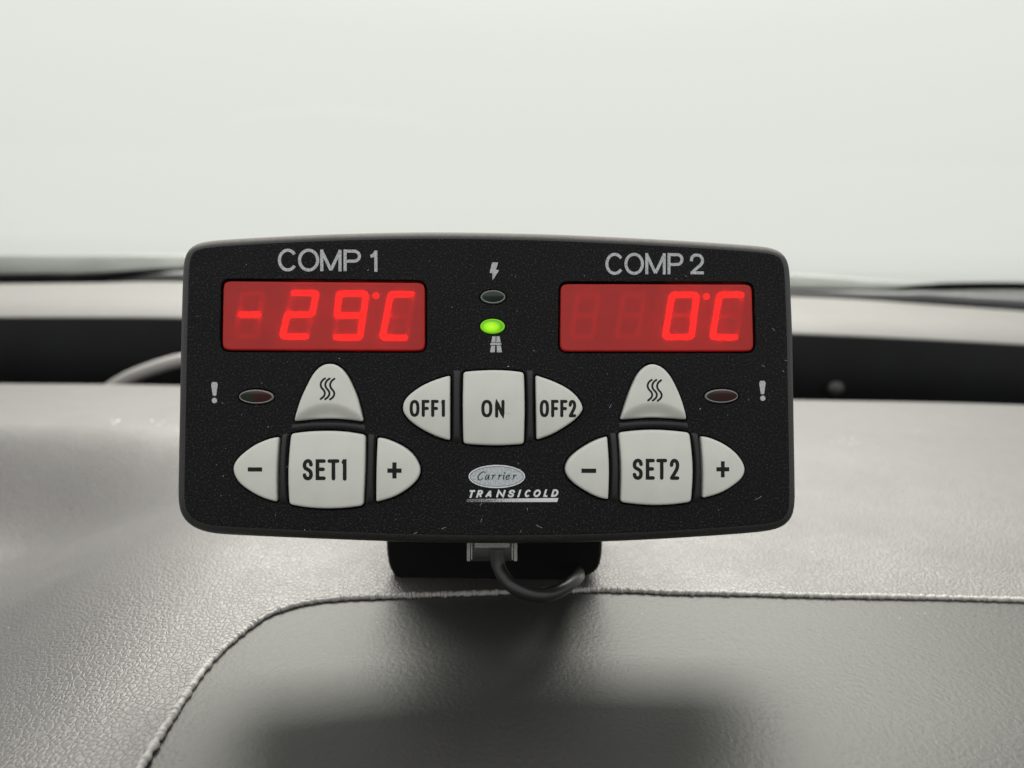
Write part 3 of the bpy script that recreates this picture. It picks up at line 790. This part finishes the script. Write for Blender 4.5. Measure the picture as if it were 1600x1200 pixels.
for f, (xa, xb, yt, yb, xc, yc, r) in ((Z5, (240, 281, 186, 272, 260.5, 301, 17)), (Z7, (1305, 1345, 178, 262, 1327.5, 287, 16.5))):
    ink = Ink(); xm = (xa + xb) / 2
    pts = [f(xa, yt + 12), f(xa + 8, yt), f(xb - 8, yt), f(xb, yt + 12), f(xm + 11, yb - 4), f(xm + 7, yb), f(xm - 7, yb), f(xm - 11, yb - 4)]
    ink.poly([P(*p) for p in pts]); c = f(xc, yc)
    ink.poly([P(c[0] + r / 4 * cos(2 * pi * k / 20), c[1] + r / 4 * sin(2 * pi * k / 20)) for k in range(20)])
    ink.make('exclamation_mark', M_WHITE, None)
# emblem
Q = lambda x, y: (715 + x / 9.412, 720 + y / 9.412)
EC = P(*Q(577, 226))
ink = Ink(); ink.poly([P(*Q(577 + 416 * cos(2 * pi * k / 64), 226 + 171 * sin(2 * pi * k / 64))) for k in range(64)])
emb = ink.make('oval_emblem', M_LOGO, None, label='silver oval emblem with an italic name', origin=(EC.x, EC.y, 0))
ink = Ink(lambda p: 0.045 * MM)
ink.ribbon([P(*Q(577 + 404 * cos(2 * pi * k / 60), 226 + 160 * sin(2 * pi * k / 60))) for k in range(60)], 1.1 * D0 / FPX, closed=True)
ink.make('emblem_border', M_LOGOW, emb)
ink = Ink(lambda p: 0.06 * MM)
ink.ribbon([P(*Q(577 + 392 * cos(2 * pi * k / 60), 226 + 147 * sin(2 * pi * k / 60))) for k in range(60)], 0.28 * D0 / FPX, closed=True)
def pen(pts, wd=1.0, tap=0.5):
    c = catmull(pts, 6)
    ink.ribbon([P(*Q(*p)) for p in c], lambda u: wd * 0.5 * D0 / FPX * (tap + (1 - tap) * sin(pi * min(1, max(0, u))) ** 0.7), cap='round')
pen([(408, 178), (398, 158), (370, 158), (330, 185), (303, 225), (303, 262), (325, 278), (352, 268), (372, 250)], 1.5)
pen([(462, 205), (440, 203), (415, 225), (405, 255), (415, 270), (435, 255), (458, 215)], 1.3); pen([(468, 203), (455, 245), (456, 268), (472, 262)], 1.5)
for ox in (500, 592, 806):
    pen([(ox + 8, 212), (ox + 22, 203), (ox + 18, 235), (ox + 4, 270)], 1.5); pen([(ox + 17, 238), (ox + 38, 208), (ox + 56, 201), (ox + 60, 210)], 1.2)
pen([(668, 214), (686, 203), (676, 240), (670, 266), (688, 262)], 1.5); pen([(690, 172), (693, 175)], 1.8, 1.0)
pen([(712, 240), (745, 232), (765, 215), (755, 203), (730, 212), (710, 245), (718, 268), (745, 264), (768, 246)], 1.4)
ink.make('emblem_script', M_BLACK, emb)
ink = Ink()
for ch, xa, xb in (('t', 158, 252), ('R', 273, 382), ('A', 403, 524), ('N', 566, 708), ('S', 733, 850), ('I', 872, 942), ('C', 976, 1087), ('O', 1104, 1234), ('L', 1260, 1340), ('D', 1374, 1494)):
    k = (xa - 158) / 1336.0
    glyph(ink, ch, xa, xb, 425 - 12 * k, 540 - 15 * k, 2.9, Q, cap='flat' if ch not in 'SN' else 'round', slant=26)
ink.make('lettering', M_LOGOW, None, label='word in white slanted capitals above a fading bar')
ink = Ink(); ink.poly([P(*Q(120, 602)), P(*Q(1464, 600)), P(*Q(1482, 542)), P(*Q(136, 557))])
ink.make('underline_bar', M_BAR, None, label='underline bar fading into dots')

# ---- divider ribs between the keys
def rib(pa, pb, f, vertical=True):
    """pillow strip between two edge lines given in zoom units"""
    A_ = [P(*f(*p)) for p in catmull(pa, 8)]; B_ = [P(*f(*p)) for p in catmull(pb, 8)]
    n = 40; A_ = resample(A_, n, closed=False); B_ = resample(B_, n, closed=False)
    verts, faces = [], []; m = 9
    for i in range(n):
        e_ = min(1, min(i, n - 1 - i) / 4.0); ze_ = 0.55 * MM * math.sqrt(max(0.0, 1 - (1 - e_) ** 2))
        for j in range(m):
            u = j / (m - 1); h = math.sqrt(max(0, 1 - abs(2 * u - 1) ** 3.2))
            p = A_[i].lerp(B_[i], u); crown = 0.55 * MM * (1 - (2 * i / (n - 1.0) - 1) ** 2) if vertical else 0.0; verts.append(Vector((p.x, p.y, -0.12 * MM + (ze_ + crown + 0.12 * MM) * h)))
    for i in range(n - 1):
        for j in range(m - 1): faces.append((i * m + j, (i + 1) * m + j, (i + 1) * m + j + 1, i * m + j + 1))
    c = verts[(n // 2) * m + m // 2]
    part('divider_rib', verts, faces, M_RIB, smooth=60, origin=(c.x, c.y, 0))
rib([(682, 512), (672, 700), (668, 940)], [(721, 506), (712, 700), (716, 950)], Z5)
rib([(1220, 508), (1217, 700), (1205, 952)], [(1264, 516), (1262, 700), (1258, 945)], Z5)
rib([(431, 113), (429, 340), (429, 565)], [(480, 113), (479, 340), (480, 568)], Z6)
rib([(889, 113), (893, 340), (889, 566)], [(934, 113), (934, 340), (938, 562)], Z6)
rib([(369, 506), (377, 700), (375, 930)], [(411, 502), (424, 700), (423, 938)], Z7)
rib([(880, 502), (899, 700), (893, 938)], [(923, 508), (933, 700), (935, 930)], Z7)
rib([(742, 448), (860, 438), (975, 435), (1090, 439), (1200, 450)], [(742, 488), (860, 474), (975, 471), (1090, 476), (1205, 493)], Z5, False)
rib([(430, 438), (540, 430), (640, 428), (750, 430), (858, 438)], [(428, 481), (540, 468), (640, 464), (750, 468), (862, 481)], Z7, False)

# ---- displays
def solid(loop, ztop, zbot, r, dome=0.0, rings=1):
    n = len(loop); verts, faces = [], []
    c = Vector((sum(p.x for p in loop) / n, sum(p.y for p in loop) / n))
    def ring(lp, z): b0 = len(verts); verts.extend([Vector((p.x, p.y, z)) for p in lp]); return b0
    a0 = ring(loop, zbot); prev = a0; faces.append(tuple(range(a0, a0 + n)))
    for k in range(0, 7):
        a = (pi / 2) * k / 6
        b0 = ring(offset(loop, -r + r * cos(a)), ztop - r + r * sin(a)); bridge(faces, prev, b0, n); prev = b0
    top = offset(loop, -r)
    for k in range(1, rings + 1):
        s_ = 1 - k / (rings + 1.0)
        b0 = ring([c + (p - c) * (s_ if rings > 1 else 0.985) for p in top], ztop + dome * (1 - s_ ** 2)); bridge(faces, prev, b0, n); prev = b0
    faces.append(tuple(range(prev, prev + n)))
    return verts, faces, c
ZS = -1.9 * MM
A7 = lambda x, y: (330 + x / 4.571, 425 + y / 4.571)
B7 = lambda x, y: (860 + x / 4.0, 340 + y / 4.0)
#            top-left, top-right, bottom-left, bottom-right of the stroke centre lines, lit segments
DIG = [
 (A7, 0.5, [((222, 150), (372, 150), (172, 455), (330, 455), 'g'), ((580, 147), (752, 149), (508, 458), (690, 458), 'abged'),
            ((915, 152), (1108, 152), (880, 465), (1062, 465), 'abcdfg'), ((1283, 157), (1450, 157), (1222, 467), (1395, 467), 'afed')], (1178, 166)),
 (B7, 0.5, [((172, 478), (300, 478), (130, 742), (262, 742), ''), ((460, 478), (590, 478), (412, 742), (545, 742), ''),
            ((760, 480), (914, 480), (716, 744), (882, 744), 'abcdef'), ((1058, 480), (1202, 480), (1012, 746), (1164, 746), 'afed')], (975, 491)),
]
for li, (loop, (f, _, digs, dot)) in enumerate(zip(lens_loops, DIG)):
    vs, fs, c = solid(loop, -0.2 * MM, -1.3 * MM, 0.5 * MM)
    lens = part('display_window', vs, fs, M_LENS, smooth=50, label=['red display window showing -29 degrees C', 'red display window showing 0 degrees C'][li], origin=(c.x, c.y, 0))
    sw = 7.2
    for tl, tr_, bl_, br, lit in digs:
        L2 = lambda a, b_, t_: (a[0] + (b_[0] - a[0]) * t_, a[1] + (b_[1] - a[1]) * t_)
        ml_, mr_ = L2(tl, bl_, .5), L2(tr_, br, .5)
        SEG = {'a': (tl, tr_), 'b': (tr_, mr_), 'c': (mr_, br), 'd': (bl_, br), 'e': (ml_, bl_), 'f': (tl, ml_), 'g': (ml_, mr_)}
        for s_, (a, b_) in SEG.items():
            a2, b2 = L2(a, b_, 0.07), L2(a, b_, 0.93)
            pa_, pb_ = P(*f(*a2), ZS), P(*f(*b2), ZS)
            tg = (pb_ - pa_).normalized(); nn = Vector((-tg.y, tg.x)); h = sw / 2 * D0 / FPX
            lp = []
            for c_, sg, sn in ((pb_, 1, 1), (pa_, -1, -1)):
                for k in range(7):
                    an = -pi / 2 + pi * k / 6
                    lp.append(c_ + tg * (sg * h * cos(an)) + nn * (sn * h * sin(an)))
            n = len(lp); vv = [Vector((p.x, p.y, ZS)) for p in lp] + [Vector((p.x, p.y, ZS - 0.3 * MM)) for p in lp]
            ff = [tuple(range(n)), tuple(range(n, 2 * n))]; bridge(ff, 0, n, n)
            m_ = (pa_ + pb_) / 2
            part('segment', vv, ff, M_SEG if s_ in lit else M_SEGOFF, lens, smooth=None, origin=(m_.x, m_.y, ZS))
    c_ = P(*f(*dot), ZS); lp = [c_ + Vector((cos(2 * pi * k / 16), sin(2 * pi * k / 16))) * (4.0 * D0 / FPX) for k in range(16)]
    vv = [Vector((p.x, p.y, ZS)) for p in lp] + [Vector((p.x, p.y, ZS - 0.3 * MM)) for p in lp]
    ff = [tuple(range(16)), tuple(range(16, 32))]; bridge(ff, 0, 16, 16)
    part('degree_dot', vv, ff, M_SEG, lens, smooth=None, origin=(c_.x, c_.y, ZS))
    # dark circuit board behind the digits
    bl2 = offset(loop, -0.1 * MM)
    n = len(bl2); vv = [Vector((p.x, p.y, -2.6 * MM)) for p in bl2] + [Vector((p.x, p.y, -3.2 * MM)) for p in bl2]
    ff = [tuple(range(n)), tuple(range(n, 2 * n))]; bridge(ff, 0, n, n)
    part('backing_board', vv, ff, M_PIT, lens, smooth=30, origin=(c.x, c.y, -2.6 * MM))

# ---- indicator lamps
for e_, m_, lab in zip(LEDS, (M_LEDOFF, M_LEDON, M_LEDBI, M_LEDRED), ('unlit green oval lamp below the lightning symbol', 'lit green oval lamp above the road symbol', 'unlit oval lamp beside COMP 1 exclamation mark', 'unlit oval lamp beside COMP 2 exclamation mark')):
    lp = ell(*e_)
    vs, fs, c = solid(lp, 0.28 * MM, -1.4 * MM, 0.34 * MM, 0.10 * MM, 6)
    tilt = lambda vv: [Vector((q.x, q.y, q.z + (0.05 + 0.42 * (q.y - c.y) / 0.0016) * MM)) for q in vv]
    vs = tilt(vs)
    led = part('indicator_lamp', vs, fs, m_, smooth=60, label=lab, origin=(c.x, c.y, 0))
    n = len(lp); rv = []; rf_ = []
    for d_, z_ in ((0.10, -0.5), (0.10, -0.05), (-0.10, 0.34), (-0.24, 0.30), (-0.26, 0.0)):
        rv += [Vector((p.x, p.y, z_ * MM)) for p in offset(lp, d_ * MM)]
    for k in range(4): bridge(rf_, k * n, (k + 1) * n, n)
    part('lens_rim', tilt(rv), rf_, M_RIMON if m_ is M_LEDON else M_RIM, led, smooth=30, origin=(c.x, c.y, 0))

# ---- lint on the front
ink = Ink()
def lint(px, py, ln, a=None, w=0.32):
    a = random.uniform(0, pi) if a is None else a; c = random.uniform(-0.5, 0.5)
    pts = [(px + ln * t_ * cos(a) - c * ln * t_ * (1 - t_) * sin(a), py + ln * t_ * sin(a) + c * ln * t_ * (1 - t_) * cos(a)) for t_ in (0, .25, .5, .75, 1)]
    ink.ribbon([P(*p) for p in pts], w * 0.5 * D0 / FPX)
for px, py, ln, a in ((690, 826, 9, -0.35), (646, 834, 8, -0.4), (838, 820, 12, 0.45), (750, 790, 7, -0.9), (751, 815, 7, -1.2), (1180, 780, 14, -0.5),
                     (1206, 512, 7, 0.8), (952, 637, 8, -1.1), (824, 797, 5, -1.3), (1190, 570, 6, 0.5), (444, 735, 12, -0.9), (1226, 562, 5, 0.3), (560, 398, 4, 0.9)):
    lint(px, py, ln * 0.8, a, 0.3)
for _ in range(70):
    px, py = random.uniform(300, 1225), random.uniform(390, 835)
    p = P(px, py); bad = False
    for h, d in holes:
        xs = [q.x for q in h]; ys = [q.y for q in h]
        if min(xs) - 0.3 * MM < p.x < max(xs) + 0.3 * MM and min(ys) - 0.3 * MM < p.y < max(ys) + 0.3 * MM: bad = True; break
    if not bad: lint(px, py, random.choice((0.5, 0.6, 0.8, 1.0, 2.2)), None, random.uniform(0.35, 0.7))
o = ink.make('lint', M_LINT, None); o['kind'] = 'stuff'
ink = Ink(KO['on'][1])
ink.ribbon([P(x, y, KW) for x, y in catmull([(785, 637), (788, 643), (793, 645), (798, 646)], 5)], 0.45 * D0 / FPX)
ink.ribbon([P(x, y, KW) for x, y in ((801, 655), (801.8, 655.5))], 0.5 * D0 / FPX)
o = ink.make('lint', M_LINT, KO['on'][0]); o['kind'] = 'stuff'

# ---- mount block behind and below the housing (built in world space, standing on the dashboard)
YM = atz(770, 908, height(0, 0.19)).y
mp_ = [(606, 690), (602, 780), (602.5, 850), (604, 872), (608, 890), (618, 903), (636, 908.5), (700, 910), (770, 910), (850, 909), (884, 907), (893, 901), (903, 897), (914, 900), (924, 898), (935, 890), (940, 876), (942, 850), (942, 780), (938, 690)]
fr = [aty(px, py, YM) for px, py in catmull(mp_, 5)]
mw = Matrix.Translation(OF) @ MF.to_4x4(); mwi = mw.inverted()
verts, faces = [], []; n = len(fr)
cen = Vector((sum(p.x for p in fr) / n, YM, sum(p.z for p in fr) / n))
for y_, s_ in ((-0.0, 0.965), (0.0006, 0.985), (0.002, 1.0), (0.034, 0.99)):
    for p in fr:
        q = cen + (p - cen) * s_; verts.append(mwi @ Vector((q.x, YM + y_, q.z if s_ > 0.97 or True else p.z)))
for k in range(3): bridge(faces, k * n, (k + 1) * n, n)
faces.append(tuple(range(n))); faces.append(tuple(range(3 * n, 4 * n)))
part('mount_block', verts, faces, M_MOUNT, smooth=40, origin=mwi @ cen)

bm = bmesh.new(); bmesh.ops.create_cube(bm, size=1.0)
for v_ in bm.verts: v_.co = Vector((-0.005 + v_.co.x * 0.05, 0.205 + v_.co.y * 0.044, 0.045 + v_.co.z * 0.03))
bmesh.ops.bevel(bm, geom=bm.edges[:], offset=0.002, segments=2, affect='EDGES'); bm.verts.index_update()
part('mount_bracket', [mwi @ v_.co for v_ in bm.verts], [tuple(v_.index for v_ in f_.verts) for f_ in bm.faces], M_MOUNT, smooth=40, origin=mwi @ Vector((-0.005, 0.205, 0.045)))
bm.free()

# ------------------------------------------------------------------ clear plug and cable
wp = lambda px, py, w: OF + MF @ Vector((*P(px, py, w), w))
PW = -7.5 * MM
pc = wp(769, 862, PW)
plug = bpy.data.objects.new('plug_cable', None); col.objects.link(plug); plug.location = pc
tag(plug, 'black cable with a clear plastic plug pushed into the underside of the control unit', 'cable')
def slab(name, x0_, x1_, y0_, y1_, wf, wb_, m, bev=0.15, parent=plug):
    a = P(x0_, y1_, wf); b_ = P(x1_, y0_, wf)
    bm = bmesh.new(); bmesh.ops.create_cube(bm, size=1.0)
    for v_ in bm.verts: v_.co = Vector((a.x + (v_.co.x + .5) * (b_.x - a.x), a.y + (v_.co.y + .5) * (b_.y - a.y), wb_ + (v_.co.z + .5) * (wf - wb_)))
    bmesh.ops.bevel(bm, geom=bm.edges[:], offset=bev * MM, segments=2, affect='EDGES', profile=0.6)
    vs = [OF + MF @ v_.co for v_ in bm.verts]; bm.verts.index_update()
    fs = [tuple(v_.index for v_ in f_.verts) for f_ in bm.faces]; bm.free()
    return new_obj(name, vs, fs, m, parent, 40, None, True)
body = slab('plug_body', 729, 808.5, 836, 877, PW, PW - 6.5 * MM, M_PLUG, 0.3)
slab('plug_side_wall', 729.3, 734.5, 846, 876.5, PW + 0.35 * MM, PW + 0.02 * MM, M_PLUGE, 0.12)
slab('plug_side_wall', 803.0, 808.3, 846, 876.5, PW + 0.35 * MM, PW + 0.02 * MM, M_PLUGE, 0.12)
slab('plug_rail', 735.8, 738.0, 846, 874.0, PW + 0.45 * MM, PW + 0.02 * MM, M_PLUGE, 0.1)
slab('plug_rail', 799.5, 801.7, 846, 874.0, PW + 0.45 * MM, PW + 0.02 * MM, M_PLUGE, 0.1)
slab('latch_tab', 741.5, 796.5, 840, 856.0, PW + 0.9 * MM, PW + 0.03 * MM, M_PLUGE, 0.2)
cp = [wp(776, 858, PW - 3 * MM), wp(777, 872, PW - 3 * MM), wp(780, 886, PW - 2.6 * MM), wp(790, 904, PW - 1 * MM), wp(806, 919, PW + 0.5 * MM), wp(830, 928.5, PW + 0.0 * MM),
      wp(855, 929, PW - 2 * MM), wp(878, 920.5, PW - 6 * MM), wp(893, 910, PW - 11 * MM), wp(901, 903.5, PW - 17 * MM), wp(904, 899, PW - 25 * MM), wp(903, 893, PW - 34 * MM)]
cpath = catmull([tuple(p) for p in cp], 10)
cv, cf = tube(cpath, 0.00178, 20, up=Vector((0.2, 1, 0.1)))
new_obj('cable', cv, cf, M_CABLE, plug, 60, None, True)
for o in list(bpy.data.objects):
    if '_org' in o.keys(): del o['_org']
print('face normal', NF, 'origin', OF, 'mount Y', YM, 'seam', seam[200], 'bottom face', OF + MF @ Vector((0, -0.038, 0)))
